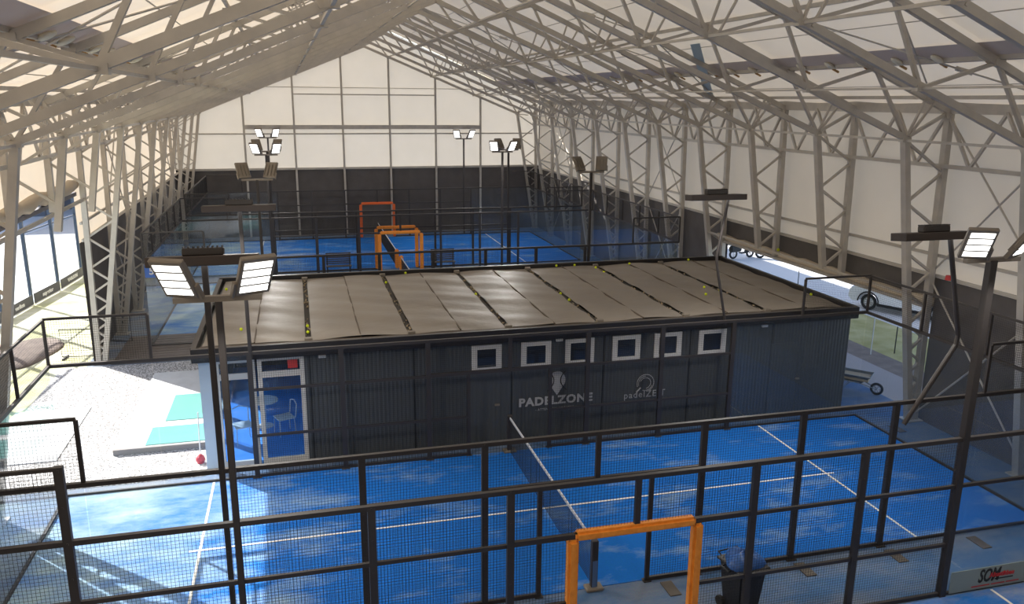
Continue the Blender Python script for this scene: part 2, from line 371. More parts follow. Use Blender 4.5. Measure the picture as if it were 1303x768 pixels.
PLATE = []
for s in (-1, 1):
    for x, z in ((9.9, 7.62), (7.0, zb(7)), (4.23, zb(4.23)), (8.8, zt(8.8)), (6.15, zt(6.15)), (11.12, 8.2)): PLATE.append((s*x, z))
fr0 = hthing('truss_frame', 'x', 'truss', -1*BAY, 'steel truss frames across the hall')
for n, p, q, w in ELEM: part(n, BAR(p, q, w, w*(.8 if n == 'web_bar' else 1.15)), STEEL, fr0)
for x, z in PLATE: part('joint_plate', BX(x-.12, x+.12, -.085, .085, z-.06, z+.06), STEEL, fr0)
for s in (-1, 1): part('base_plate', BX(s*11.23-.24, s*11.23+.24, -.2, .2, 0, .03), STEEL, fr0)
for k in range(-1, K1+1):
    if k in (2, 3):
        f = hthing('truss_frame', 'x', 'truss', k*BAY, 'steel truss frames across the hall')
        for e in ELEM:
            e = cut(e, (3.6 if e[1][0] < 11.2 else 3.3) if e[1][0] > 0 else 5.45)
            if e: part(e[0], BAR(e[1], e[2], e[3], e[3]*(.8 if e[0] == 'web_bar' else 1.15)), STEEL, f)
        for x, z in PLATE: part('joint_plate', BX(x-.12, x+.12, -.085, .085, z-.06, z+.06), STEEL, f)
    else: f = fr0 if k == -1 else dup_tree(fr0)
    f.location = H(0, k*BAY, 0)
    n = K1-k
    f['label'] = ('steel truss frame standing directly against the far gable wall' if n == 0 else
                  'overhead steel truss frame nearest the viewer, cut by the top corners' if k == -1 else
                  '%s steel truss frame in front of the far gable frame' % ORD[n-1])

for s_, z, nm in ((1, 3.22, 'right'), (-1, 5.38, 'left')):
    t = hthing('carrying_beam', 'steel beam carrying the cut-off columns over the %s side opening' % nm, 'beam', 0, 'beams over the side openings')
    if s_ > 0: part('beam', BAR((11.15-1.25*3.62/7.65, BAY, 3.62), (11.15-1.25*3.62/7.65, 4*BAY, 3.62), .05, .06), STEEL, t)
    part('beam', BAR((s_*(11.32-.17*z/8.3), BAY, z), (s_*(11.32-.17*z/8.3), 4*BAY, z), .07, .09), STEEL, t)
# longitudinal members: eave trusses, struts, purlins
def hbars(name, label, cat, pr, nm, mat=STEEL, group=None):
    t = hthing(name, label, cat, 0, group)
    for p, q, w, h in pr: part(nm, BAR(p, q, w, h), mat, t)
    return t
for s, nm in ((-1, 'left'), (1, 'right')):
    t = hthing('eave_truss', 'long lattice beam joining the outer column heads on the %s side' % nm, 'beam', 0, 'eave lattice beams')
    part('top_chord', BAR((s*11.18, YA, 8.4), (s*11.18, YB, 8.4), .12, .30), STEEL, t); part('bottom_chord', BAR((s*11.12, YA, 6.95), (s*11.12, YB, 6.95), .08, .10), STEEL, t)
    for k in range(0, K1):
        zz = [(0, 8.3), (.25, 6.95), (.5, 8.3), (.75, 6.95), (1, 8.3)]
        for a, b in zip(zz[:-1], zz[1:]): part('web_bar', BAR((s*11.12, (k+a[0])*BAY, a[1]), (s*11.12, (k+b[0])*BAY, b[1]), .07, .07), STEEL, t)
    for x, z, w, what in ((9.9, 7.6, .06, 'column heads'), (7.0, zb(7.0), .045, 'outer rafter joints'), (4.23, zb(4.23), .06, 'middle rafter joints'), (1.45, zb(1.45), .045, 'inner rafter joints')):
        tag(part('strut', BAR((s*x, YA, z), (s*x, YB, z), w, w), STEEL), 'thin steel strut along the hall through the %s, %s side' % (what, nm), 'strut', 'lengthwise struts').matrix_world = Matrix.Translation((HX, HY, 0)) @ Matrix.Rotation(HR, 4, 'Z')
    for x, what in ((10.6, 'lowest'), (8.8, 'second lowest'), (6.15, 'middle'), (3.35, 'second highest')):
        tag(part('purlin', BAR((s*x, YA, zt(x)+.1), (s*x, YB, zt(x)+.1), .07, .09), STEEL), '%s roof purlin on the %s slope' % (what, nm), 'purlin', 'roof purlins').matrix_world = Matrix.Translation((HX, HY, 0)) @ Matrix.Rotation(HR, 4, 'Z')
    for z, what in ((4.62, 'upper'), (4.08, 'lower')):
        wrb = BAR((s*11.38, YA if s > 0 else 4*BAY, z), (s*11.38, YB, z), .06, .08)
        if s < 0: bar(wrb, (s*11.38, YA, z), (s*11.38, BAY, z), .06, .08)
        tag(part('wall_rail', wrb, STEEL), '%s horizontal wall rail above the dark curtain, %s side' % (what, nm), 'rail', 'wall rails').matrix_world = Matrix.Translation((HX, HY, 0)) @ Matrix.Rotation(HR, 4, 'Z')
    # diagonal cables on the roof plane and knee braces
    for k, lb in ((0, 'nearest roof bay'), (3, 'middle roof bay'), (6, 'far roof bay')):
        t = hthing('cable_cross', 'crossed steel cables under the membrane in the %s, %s slope' % (lb, nm), 'cable', k*BAY, 'roof cable crosses')
        for x0, x1 in ((10.6, 6.15), (6.15, 1.2)):
            part('cable', TUBE([(s*x0, 0, zt(x0)+.02), (s*x1, BAY, zt(x1)+.02)], .022, 6), STEEL, t); part('cable', TUBE([(s*x0, BAY, zt(x0)+.02), (s*x1, 0, zt(x1)+.02)], .022, 6), STEEL, t)
            part('turnbuckle', TUBE([(s*(x0*.7+x1*.3), .3*BAY, zt(x0*.7+x1*.3)+.02), (s*(x0*.64+x1*.36), .36*BAY, zt(x0*.64+x1*.36)+.02)], .05, 8), STEEL, t)
    for k, lb in ((0, 'bay nearest the viewer'), (5, 'middle bay'), (9, 'bay near the far gable')):
        t = hthing('rod_cross', 'crossed bracing rods against the %s wall, %s' % (nm, lb), 'brace', k*BAY, 'wall bracing rods')
        for z0, z1 in ((.15, 4.0), (4.2, 8.1)):
            if s == -1 and k == 0 and z0 < 1: pass
            part('rod', TUBE([(s*11.3, 0, z0), (s*11.25, BAY, z1)], .025, 6), STEEL, t); part('rod', TUBE([(s*11.3, BAY, z0), (s*11.25, 0, z1)], .025, 6), STEEL, t)
    # pads tying the membrane to the band
    pm = bmesh.new(); bmesh.ops.create_icosphere(pm, subdivisions=2, radius=.2)
    for v in pm.verts: v.co.x *= .95; v.co.y *= .45; v.co.z *= .3
    pme = mesh_from(pm, 'pad'); pme.materials.append(TIE)
    sme = mesh_from(BX(-.02, .18, -.02, .02, -.08, -.03), 'strap'); sme.materials.append(RUSTY)
    for i in range(18):
        y = .25+1.22*i
        t = hthing('strap_pad', 'small cream strap pad on the grey roof band, %s slope, %s from the viewer' % (nm, (ORD+['seventeenth', 'eighteenth'])[i]), 'strap', y, 'strap pads on the roof bands')
        a = part('pad', pme, None, t); a.location = (s*8.66, 0, zt(8.66)+.06); a.rotation_euler = (0, s*math.atan(.425), 0)
        b = part('strap', sme, None, t); b.location = (s*8.8, 0, zt(8.8)+.08); b.rotation_euler = (0, s*math.atan(.425), 0 if s > 0 else math.pi)
# blue translucent strip and heater tube near the right slope
t = tag(part('membrane_strip', sheet([(6.9, 9.5, zt(6.9)+.05), (6.9, 8.9, zt(6.9)+.05), (10.5, 14.3, zt(10.5)+.05), (10.5, 14.9, zt(10.5)+.05)]), BLUEL), 'pale blue membrane strip lying on the right roof slope', 'membrane')
t.location = (HX, HY, 0); t.rotation_euler = (0, 0, HR)
t = tag(part('strip_lamp', BAR((6.8, 14.5, zt(6.8)-.02), (10.2, 14.5, zt(10.2)-.02), .12, .05), RUSTY), 'tan strip along the top chord of the right slope, unlit', 'strip'); t.location = (HX, HY, 0); t.rotation_euler = (0, 0, HR)

# ------------------------------------------------------------ padel courts
def mesh_grid(w, h, step=.05, t=.0045):
    bm = bmesh.new(); nx = max(1, int(round(w/step))); nz = max(1, int(round(h/step)))
    for i in range(nx+1):
        x = w*i/nx; v = [bm.verts.new(p) for p in ((x-t/2, 0, 0), (x, -t/2, 0), (x+t/2, 0, 0), (x, t/2, 0))]; u = [bm.verts.new(p) for p in ((x-t/2, 0, h), (x, -t/2, h), (x+t/2, 0, h), (x, t/2, h))]
        for k in range(4): bm.faces.new((v[k], v[(k+1) % 4], u[(k+1) % 4], u[k]))
    for i in range(nz+1):
        z = h*i/nz; v = [bm.verts.new(p) for p in ((0, 0, z-t/2), (0, -t/2, z), (0, 0, z+t/2), (0, t/2, z))]; u = [bm.verts.new(p) for p in ((w, 0, z-t/2), (w, -t/2, z), (w, 0, z+t/2), (w, t/2, z))]
        for k in range(4): bm.faces.new((v[k], v[(k+1) % 4], u[(k+1) % 4], u[k]))
    return bm
GC = {}
def grid_part(parent, x0, x1, z0, z1, along='x', at=0):
    key = (round(x1-x0, 2), round(z1-z0, 2))
    if key not in GC: GC[key] = mesh_from(mesh_grid(*key), 'wire_mesh'); GC[key].materials.append(WIRE)
    o = part('wire_mesh', GC[key], None, parent)
    if along == 'x': o.location = (x0, at, z0)
    else: o.location = (at, x0, z0); o.rotation_euler = (0, 0, math.pi/2)
    return o
PC = {}
def post(parent, x, y, z0, z1, w=.11, flange=True, lab=None):
    key = (round(z1-z0, 3), w, flange)
    if key not in PC:
        h = z1-z0; bm = BX(-w/2, w/2, -w*.35, w*.35, 0, h)
        if flange: box(bm, -w*.9, w*.9, -w*.8, w*.8, 0, .02)
        for i in range(1, int(h/.5)+1): box(bm, -w*.12, w*.12, -w*.42, w*.42, i*.5-.015, i*.5+.015)
        PC[key] = mesh_from(bm, 'post'); PC[key].materials.append(BLACK)
    o = part('post', PC[key], None, parent, lab); o.location = (x, y, z0); return o
def rail(parent, p, q, w=.05, h=.06, name='rail', mat=None): return part(name, BAR(p, q, w, h), mat or BLACK, parent)
GP = {}
def pane(parent, a, b, z0, z1, along='x', at=0):
    key = (round(b-a, 2), round(z1-z0, 2), along)
    if key not in GP:
        w, h = key[0], key[1]
        GP[key] = mesh_from(BX(0.01, w-.01, -.005, .005, 0, h) if along == 'x' else BX(-.005, .005, 0.01, w-.01, 0, h), 'glass_pane'); GP[key].materials.append(GLASS)
    o = part('glass_pane', GP[key], None, parent); o.location = (a, at, z0) if along == 'x' else (at, a, z0); return o
def side_fence(label, y, lo=True, orange=None, xs0=-10, xs1=10, skip=()):
    t = thing('court_side_fence', label, 'fence', (0, y, 0), 0, 'side fences of the padel courts')
    for x in range(xs0, xs1+1, 2):
        if x == 0: post(t, 0, 0, 2.15, 3.0, .09, False)
        elif x in skip: continue
        elif abs(x) >= 8 and y < -4: post(t, x*.975, 0, 0, 4.05)
        elif abs(x) >= 8: post(t, x, 0, 3.0, 4.0, .06, False)
        else: post(t, x, 0, 0, 3.0)
    for x in (-1.03, 1.03):
        if not orange: post(t, x, 0, 0, 2.12, .08)
        else:
            post(t, x, 0, 0, 2.12, .06)
            pb = BX(x-.085, x+.085, -.085, .085, .02, 2.10); o = part('post_padding', bevel(pb, .04, 2), orange, t, 'orange padding on gate post')
    rail(t, (xs0, 0, 3.0), (xs1, 0, 3.0), .07, .07)
    rail(t, (-2, 0, 2.15), (2, 0, 2.15), .07, .08)
    if orange: part('lintel_padding', bevel(BX(-1.0, .98, -.085, .085, 2.08, 2.23), .04, 2), orange, t, 'orange padding on gate lintel')
    for s in (-1, 1):
        a, b = (2, 6) if s > 0 else (-6, -2)
        ea, eb = (a, b) if y > -4 else ((a, 10) if s > 0 else (-10, b))
        rail(t, (ea, 0, 2.13), (eb, 0, 2.13)); rail(t, (a, 0, .04), (b, 0, .04), .05, .07)
        a2, b2 = (1.03, 2) if s > 0 else (-2, -1.03)
        rail(t, (a2, 0, .04), (b2, 0, .04), .05, .07)
        if lo: rail(t, (a, 0, 1.02), (b, 0, 1.02)); rail(t, (a2, 0, 1.02), (b2, 0, 1.02))
        for x0 in (a, a+2):
            if lo: grid_part(t, x0, x0+2, .05, 1.0); grid_part(t, x0, x0+2, 1.05, 2.1)
            else: grid_part(t, x0, x0+2, .05, 2.1)
            grid_part(t, x0, x0+2, 2.15, 3.0)
        grid_part(t, a2, b2, .05, 2.1); grid_part(t, min(0, 2*s), max(0, 2*s), 2.2, 3.0)
        e0 = 8 if s > 0 else -10
        if xs0 <= e0 and e0+2 <= xs1:
            e1 = e0+2 if (y > -4 or s > 0) else -7.8; rail(t, (e0, 0, 4.02), (e1, 0, 4.02), .05, .05); grid_part(t, e0, e1, 3.05, 4.0)
            if y < -4 and s < 0:
                for x0, x1 in ((-10, -7.8), (-7.8, -6)): grid_part(t, x0, x1, .05, 2.1); grid_part(t, x0, x1, 2.15, 3.0)
            else:
                for x0 in ((6, 8) if s > 0 else (-10, -8)): pane(t, x0, x0+2, .05, 2.96)
            rail(t, (min(6*s, 10*s), 0, .03), (max(6*s, 10*s), 0, .03), .05, .05)
    return t
def end_wall(label, x, y0, y1):
    t = thing('court_end_wall', label, 'fence', (x, 0, 0), 0, 'glass end walls of the padel courts')
    n = int(round((y1-y0)/2)); d = (y1-y0)/n
    for i in range(1, n):
        post(t, 0, y0+i*d, 3.0, 4.0, .06, False)
    rail(t, (0, y0, 4.0), (0, y1, 4.0), .05, .05); rail(t, (0, y0, 3.0), (0, y1, 3.0), .06, .07); rail(t, (0, y0, .03), (0, y1, .03), .06, .06)
    for i in range(n):
        pane(t, y0+i*d, y0+(i+1)*d, .06, 2.96, 'y'); grid_part(t, y0+i*d, y0+(i+1)*d, 3.04, 3.98, 'y')
    return t
NC = {}
def net(label, yc, half, padcol=None):
    t = thing('tennis_net', label, 'net', (0, yc, 0), 0, 'padel nets')
    bm = bmesh.new(); n = int(half*2/.05); w = .005
    zz = lambda y: .90-.0*abs(y)
    for i in range(n+1):
        y = -half+2*half*i/n; bar(bm, (0, y, .02), (0, y, .9), w, w)
    for j in range(1, 18): bar(bm, (0, -half, j*.05), (0, half, j*.05), w, w)
    part('net_mesh', bm, NETM, t)
    part('net_tape', BX(-.012, .012, -half, half, .87, .925), TAPE, t)
    for s in (-1, 1):
        if padcol and s == -1 or padcol == 2:
            o = part('net_post', bevel(BX(-.1, .1, s*half-.1, s*half+.1, 0, 1.0), .05, 2), ORANGE, t, 'net post wrapped in orange padding')
        else:
            o = part('net_post', bevel(BX(-.06, .06, s*half-.05, s*half+.05, 0, .97), .012), BLACK, t)
            part('post_face', BX(-.045, .045, s*half-.055 if s < 0 else s*half+.05, s*half-.05 if s < 0 else s*half+.055, .03, .58), M('blue grey post face', (.10, .17, .32), .4, .2), o)
            part('base_clamp', bevel(BX(-.16, .16, s*half-.12, s*half+.1, 0, .06), .015), LAMPH, o)
    return t
def court_floor(label, yc, half, mat, lines=True):
    t = thing('court_turf', label, 'court surface', (0, yc, 0), 0, 'blue court surfaces')
    part('turf', BX(-9.98, 9.98, -half+.02, half-.02, 0, .012), mat, t)
    w = .05
    if lines:
        part('court_line', BX(-7.15, 7.15, -w/2, w/2, .0125, .017), LINE, t)
        for x in (-6.95, 6.95): part('court_line', BX(x-w/2, x+w/2, -half+.04, half-.04, .0125, .018), LINE, t)
    return t
POLEW = 100.0
def floodlight_pole(label, x, y, top, aim, base=0.0, flat=False, lit=True, bend=None, w=.1):
    """aim +1: lamps shine towards +y; -1: towards the viewer"""
    t = thing('floodlight_pole', label, 'lamp', (x, y, 0), 0, 'court floodlight poles')
    pts = bend or [(0, 0, base), (0, 0, top)]
    part('pole', TUBE(pts, w/2, 8) if bend else bevel(BX(-w/2, w/2, -w/2, w/2, base, top), .01), BLACK, t)
    tx, ty = pts[-1][0], pts[-1][1]
    hw = .52 if not flat else .75
    if not flat:
        part('crossbar', BX(tx-hw, tx+hw, ty-.045, ty+.045, top-.03, top+.04), LAMPH, t)
        for s in (-1, 1):
            hd = part('lamp_head', bevel(BX(-.22, .22, -.03, .05, 0, .60), .015), LAMPH, t)
            for i in range(4):
                part('led_strip', BX(-.175, .175, -.036, -.029, .06+i*.128, .155+i*.128), LAMPE if lit else LAMPH, hd)
            part('bracket', BX(-s*.24-.015, -s*.24+.015, -.02, .05, -.03, .2), LAMPH, hd)
            for i in range(4): part('cooling_fin', BX(-.18+i*.12-.006, -.18+i*.12+.006, .05, .085, .08, .5), LAMPH, hd)
            hd.location = (tx+s*.40, ty, top+.05)
            yaw = s*.42 if aim < 0 else math.pi-s*.42
            hd.rotation_euler = (Matrix.Rotation(yaw, 3, 'Z') @ Matrix.Rotation(math.radians(32), 3, 'X')).to_euler()
    else:
        hd = part('lamp_bar', bevel(BX(-hw, hw, -.2, .2, -.07, .07), .01), M('dark lamp bar', (.055, .042, .036), .5, .3), t)
        part('led_strip', BX(-hw+.08, hw-.08, -.12, .12, -.0712, -.0702), LAMPE, hd)
        part('driver_box', bevel(BX(-.28, .28, -.09, .09, .07, .18), .015), BLACK, hd)
        for i in range(9): part('cooling_fin', BX(-.26+i*.065-.006, -.26+i*.065+.006, -.09, .09, .18, .205), BLACK, hd)
        hd.location = (tx-(.35 if bend else 0), ty, top); hd.rotation_euler = (math.radians(-8 if aim > 0 else -5), 0, 0)
    ld = bpy.data.lights.new('floodlight_beam', 'AREA'); ld.shape = 'RECTANGLE'; ld.size = 1.1; ld.size_y = .4; ld.energy = POLEW; ld.color = (1, .98, .94); ld.spread = math.radians(150)
    lo = bpy.data.objects.new('floodlight_beam', ld); COL.objects.link(lo); lo.parent = t
    lo.location = (tx-(.3 if flat and bend else 0), ty+aim*.45, top+(-.20 if flat else .1)); lo.rotation_euler = Vector((0, aim*(.55 if flat else .75), -1)).to_track_quat('-Z', 'Y').to_euler()
    return t

# courts: A (nearest), B (middle), C and D (behind the cabin)
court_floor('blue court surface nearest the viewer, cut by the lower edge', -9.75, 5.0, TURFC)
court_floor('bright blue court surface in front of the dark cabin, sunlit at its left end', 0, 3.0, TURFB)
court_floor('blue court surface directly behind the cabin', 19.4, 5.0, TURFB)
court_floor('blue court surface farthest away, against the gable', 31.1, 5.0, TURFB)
side_fence('black mesh fence with orange padded gate, lowest in the picture', -4.7, True, ORANGE, -10, 10, skip=(-6, 6, 8, 10))
side_fence('black mesh fence on the near side of the middle court, unpadded gate opening', -3.0, False, skip=(-6,))
side_fence('black mesh fence right in front of the cabin wall', 3.0, True)
side_fence('black mesh fence just behind the cabin, near side of third court', 14.4, True)
side_fence('mesh fence with orange padded gate, far side of the court behind the cabin', 24.4, False, ORANGE)
side_fence('mesh fence with orange padded gate, near side of the farthest court', 26.1, False, ORANGE)
side_fence('mesh fence with orange red gate near the dark gable wall', 36.1, False, ORANGR)
end_wall('glass end wall of the middle court, left side by the gravel', -10, -3, 3); end_wall('glass end wall of the middle court, right side by the wheelbarrow', 10, -3, 3)
end_wall('glass end wall of the court behind the cabin, left side', -10, 14.4, 24.4); end_wall('glass end wall of the court behind the cabin, right side', 10, 14.4, 24.4)
end_wall('glass end wall of the farthest court, left side', -10, 26.1, 36.1); end_wall('glass end wall of the farthest court, right side', 10, 26.1, 36.1)
end_wall('glass end wall of the nearest court, right side', 10, -14.7, -4.7)
net('black net with white tape across the middle court', 0, 3.0)
net('net of the court behind the cabin, mostly hidden by its roof', 19.4, 4.95, 2)
net('net with orange padded end post on the farthest court', 31.1, 4.95, 1)
net('net of the nearest court, only its orange padded post in view', -10.0, 4.9, 2)
# floodlights
floodlight_pole('lit twin floodlight facing the viewer, low left in front of the cabin roof', -5.77, -4.7, 6.08, -1, w=.085)
floodlight_pole('lit twin floodlight facing the viewer at the right edge', 5.93, -4.7, 6.08, -1, w=.13)
floodlight_pole('long dark lamp bar on a straight pole, left side above the lit twin floodlight', -6.09, -3.0, 6.25, 1, 0, True, w=.085)
floodlight_pole('long dark lamp bar on a bent pole at the right', 6.0, -3.0, 6.2, 1, 0, True, bend=[(.12, -.1, 2.6), (1.05, -.1, 4.1), (1.07, -.1, 4.3), (.57, -.1, 6.2)], w=.09)
floodlight_pole('dark lamp bar on a slim bent pole at the right front of the cabin', 5.75, 3.0, 6.2, -1, 0, True, bend=[(.05, .1, 2.9), (-.3, .1, 4.4), (-.34, .1, 4.7), (-.12, .1, 6.2)], w=.07)
floodlight_pole('dark lamp bar on a straight pole above the left end of the cabin roof', -5.97, 3.0, 6.22, -1, 2.9, True, w=.08)
floodlight_pole('backs of twin floodlights just behind the cabin, left side', -6.1, 14.4, 5.75, 1)
floodlight_pole('backs of twin floodlights just behind the cabin, right side', 6.15, 14.4, 5.85, 1)
floodlight_pole('lit twin floodlight on the left, second of the far group from the viewer', -6.1, 24.4, 5.95, -1)
floodlight_pole('lit twin floodlight at the right far corner, lower pair before the gable', 5.15, 24.4, 6.0, -1)
floodlight_pole('twin floodlight seen from behind on the left, between two lit ones', -6.1, 26.1, 6.0, 1)
floodlight_pole('twin floodlight seen from behind at the right, before the gable', 5.9, 26.1, 6.0, 1)
floodlight_pole('lit twin floodlight farthest away on the left, against the gable', -6.35, 36.1, 6.2, -1)
floodlight_pole('lit twin floodlight farthest away, right of the gable centre', 5.55, 36.1, 6.1, -1)

# ------------------------------------------------------------ office cabin made of seven container units
CX = [-7.15+2.45*i for i in range(8)]; CF, CB = 3.6, 11.05
cab = thing('office_cabin', 'long dark grey cabin of joined container units between the courts', 'building', (0, 0, 0))
CORR = M('ribbed grey cladding', (.064, .070, .074), .5, spec=.4)
nt = CORR.node_tree; bs = nt.nodes['Principled BSDF']; tc = nt.nodes.new('ShaderNodeTexCoord'); wv = nt.nodes.new('ShaderNodeTexWave'); wv.wave_type = 'BANDS'; wv.bands_direction = 'X'
wv.inputs['Scale'].default_value = 3.2; bp = nt.nodes.new('ShaderNodeBump'); bp.inputs['Strength'].default_value = .5; bp.inputs['Distance'].default_value = .02
nt.links.new(tc.outputs['Object'], wv.inputs['Vector']); nt.links.new(wv.outputs['Fac'], bp.inputs['Height']); nt.links.new(bp.outputs[0], bs.inputs['Normal'])
WINX = [(-.83, -.07), (.44, 1.22), (1.60, 2.38), (2.88, 3.66), (4.05, 4.83), (5.33, 6.13)]
def wall_with_holes(x0, x1, holes, y0, y1, z1=2.78):
    bm = bmesh.new(); x = x0
    for a, b, c, d in sorted(holes):
        if a > x: box(bm, x, a, y0, y1, 0, z1)
        box(bm, a, b, y0, y1, 0, c) if c > 0 else None
        box(bm, a, b, y0, y1, d, z1); x = b
    if x1 > x: box(bm, x, x1, y0, y1, 0, z1)
    return bm
holes = [(a, b, 1.91, 2.63) for a, b in WINX]
for i in range(1, 7):
    a, b = CX[i]+.02, CX[i+1]-.02; cuts = []
    seg = []
    for h in holes:
        if h[0] < b and h[1] > a: cuts.append((max(h[0], a), min(h[1], b), h[2], h[3]))
    part('wall_panel', wall_with_holes(a, b, cuts, CF, CF+.1), CORR, cab)
    part('panel_joint', BX(CX[i]-.02, CX[i]+.02, CF+.02, CF+.1, 0, 2.78), PANELR, cab)
part('panel_joint', BX(CX[7]-.02, CX[7], CF+.02, CF+.1, 0, 2.78), PANELR, cab)
part('wall_panel', BX(CX[7]-.1, CX[7], CF+.1, CB, 0, 2.78), CORR, cab); part('wall_panel', BX(CX[0]+.02, CX[7], CB-.1, CB, 0, 2.78), CORR, cab)
for i in range(1, 7): part('corner_post', BX(CX[i]+.05, CX[i]+.13, CF-.012, CF, 0, 2.78), CORR, cab)
part('inner_wall', BX(CX[1]-.05, CX[1], CF+.1, CB-.1, 0, 2.75), M('pale inner wall', (.35, .36, .37), .8), cab)
part('cabin_floor', BX(CX[0], CX[1], CF+.05, CB-.1, .02, .12), M('blue room floor', (.05, .26, .75), .5), cab)
part('cabin_ceiling', BX(CX[0], CX[7], CF+.1, CB-.1, 2.72, 2.76), M('cabin ceiling', (.4, .4, .4), .8), cab)
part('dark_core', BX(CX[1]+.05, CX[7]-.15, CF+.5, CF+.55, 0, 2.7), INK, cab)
for wi, (a, b) in enumerate(WINX):
    wf = part('window', BX(a, b, CF-.03, CF+.03, 1.91, 2.05), WHITEF, cab, 'white framed square window')
    for nm_, bb in (('window_frame', (a, b, CF-.03, CF+.03, 2.52, 2.63)), ('window_frame', (a, a+.14, CF-.03, CF+.03, 2.05, 2.52)), ('window_frame', (b-.14, b, CF-.03, CF+.03, 2.05, 2.52))): part(nm_, BX(*bb), WHITEF, wf)
    part('pane', BX(a+.14, b-.14, CF, CF+.02, 2.05, 2.52), DGLASS, wf)
for x in (-4.41, 1.43, 7.26):
    part('wall_light', bevel(BX(x-.09, x+.09, CF-.07, CF, 2.60, 2.67), .01), LEDIM, cab, 'small white wall light')
# doors inside the dark front (flush)
for a, b in ((-1.05, -.1), (7.55, 8.5)):
    d = part('door', BX(a, b, CF-.02, CF+.01, .05, 2.1), CORR, cab, 'flush dark grey door'); part('door_handle', BX(b-.14, b-.02, CF-.07, CF-.02, 1.02, 1.06), LAMPH, d)
# glazed entrance unit
E0, E1 = CX[0], CX[1]
LBL = M('light blue white frame', (.50, .58, .66), .5)
part('corner_post', BX(E0, E0+.30, CF, CF+.12, 0, 2.78), LBL, cab, 'pale corner post')
part('lintel', BX(E0+.3, E1, CF, CF+.1, 2.70, 2.78), WHITEF, cab)
part('wall_panel', BX(-4.83, E1-.02, CF, CF+.1, 0, 2.78), CORR, cab)
def glazed(a, b, y, z0, z1, zt_, along='x', nm='glass_door', lab=None):
    def bb(u0, u1, w0, w1): return BX(u0, u1, y, y+.07, w0, w1) if along == 'x' else BX(y, y+.07, u0, u1, w0, w1)
    d = part(nm, bb(a, a+.1, z0, z1), WHITEF, cab, lab)
    for q in ((b-.1, b, z0, z1), (a+.1, b-.1, z0, z0+.12), (a+.1, b-.1, zt_-.07, zt_+.07), (a+.1, b-.1, z1-.1, z1)): part('door_frame', bb(*q), WHITEF, d)
    def gg(w0, w1): return BX(a+.1, b-.1, y+.03, y+.04, w0, w1) if along == 'x' else BX(y+.03, y+.04, a+.1, b-.1, w0, w1)
    part('pane', gg(z0+.12, zt_-.07), GLASSD, d); part('pane', gg(zt_+.07, z1-.1), GLASSD, d)
    return d
glazed(-6.82, -5.93, CF, .05, 2.70, 2.27, lab='white framed glass door')
d = glazed(-5.88, -4.83, CF, .05, 2.70, 2.27, lab='white framed glass door'); part('sticker', BX(-5.2, -4.98, CF+.025, CF+.03, 2.38, 2.58), RED, d, 'red notice on the pane above the door')
for y0 in (CF+.15, CF+1.7, CF+3.25): glazed(y0, y0+1.5, E0, .05, 2.70, 2.27, 'y', 'glass_wall')
part('wall_panel', BX(E0, E0+.1, CF+4.8, CB, 0, 2.78), CORR, cab)
# roof
RZ = 2.93
part('fascia', BX(CX[0]-.12, CX[7]+.12, CF-.14, CF-.02, 2.70, 3.02), RIM, cab); part('fascia', BX(CX[0]-.12, CX[7]+.12, CB, CB+.12, 2.70, 3.04), RIM, cab)
part('fascia', BX(CX[0]-.14, CX[0]-.02, CF-.02, CB, 2.70, 3.02), RIM, cab); part('fascia', BX(CX[7]+.02, CX[7]+.14, CF-.02, CB, 2.70, 3.02), RIM, cab)
part('roof_deck', BX(CX[0], CX[7], CF, CB, 2.78, 2.86), RIM, cab)
for i in range(7):
    for h in (0, 1):
        a = CX[i]+.07+h*1.155+(.0 if h else .0); b = CX[i]+(1.225 if h == 0 else 2.38)
        ph = random.uniform(0, 6)
        f = lambda u, v, ph=ph, i=i: (u, v, RZ+.014*math.sin(v*2.6+ph+u*.6)+.010*math.sin(v*6+u*3+i)+.03*math.sin(math.pi*(u-CX[i])/2.45))
        o = part('roof_panel', grid_sheet(f, [a+(b-a)*k/6 for k in range(7)], [CF+.35+(CB-.15-CF-.35)*k/40 for k in range(41)]), ROOFT, cab); smooth(o)
    part('roof_seam', BX(CX[i]+1.21, CX[i]+1.24, CF+.35, CB-.15, RZ+.015, RZ+.045), SEAM, cab)
    if i:
        gu = part('roof_gutter', BX(CX[i]-.06, CX[i]+.06, CF+.3, CB-.1, 2.86, 2.90), GUT, cab)
        bm = bmesh.new()
        for _ in range(38):
            y = CF+.4+random.random()**(1.0)*6.8; r = random.uniform(.012, .035)
            bmesh.ops.create_icosphere(bm, subdivisions=1, radius=r, matrix=Matrix.Translation((CX[i]+random.uniform(-.06, .06), y, 2.90+r*.5)))
        part('gutter_debris', bm, DEBR, gu, kind='stuff')
        for yy in (CF+.36, CB-.22):
            part('drain_clamp', bevel(BX(CX[i]-.09, CX[i]+.09, yy-.06, yy+.06, 2.88, 3.0), .01), LAMPH, gu)
part('front_eave_strip', BX(CX[0], CX[7], CF-.02, CF+.33, 2.86, 2.935), SEAM, cab)
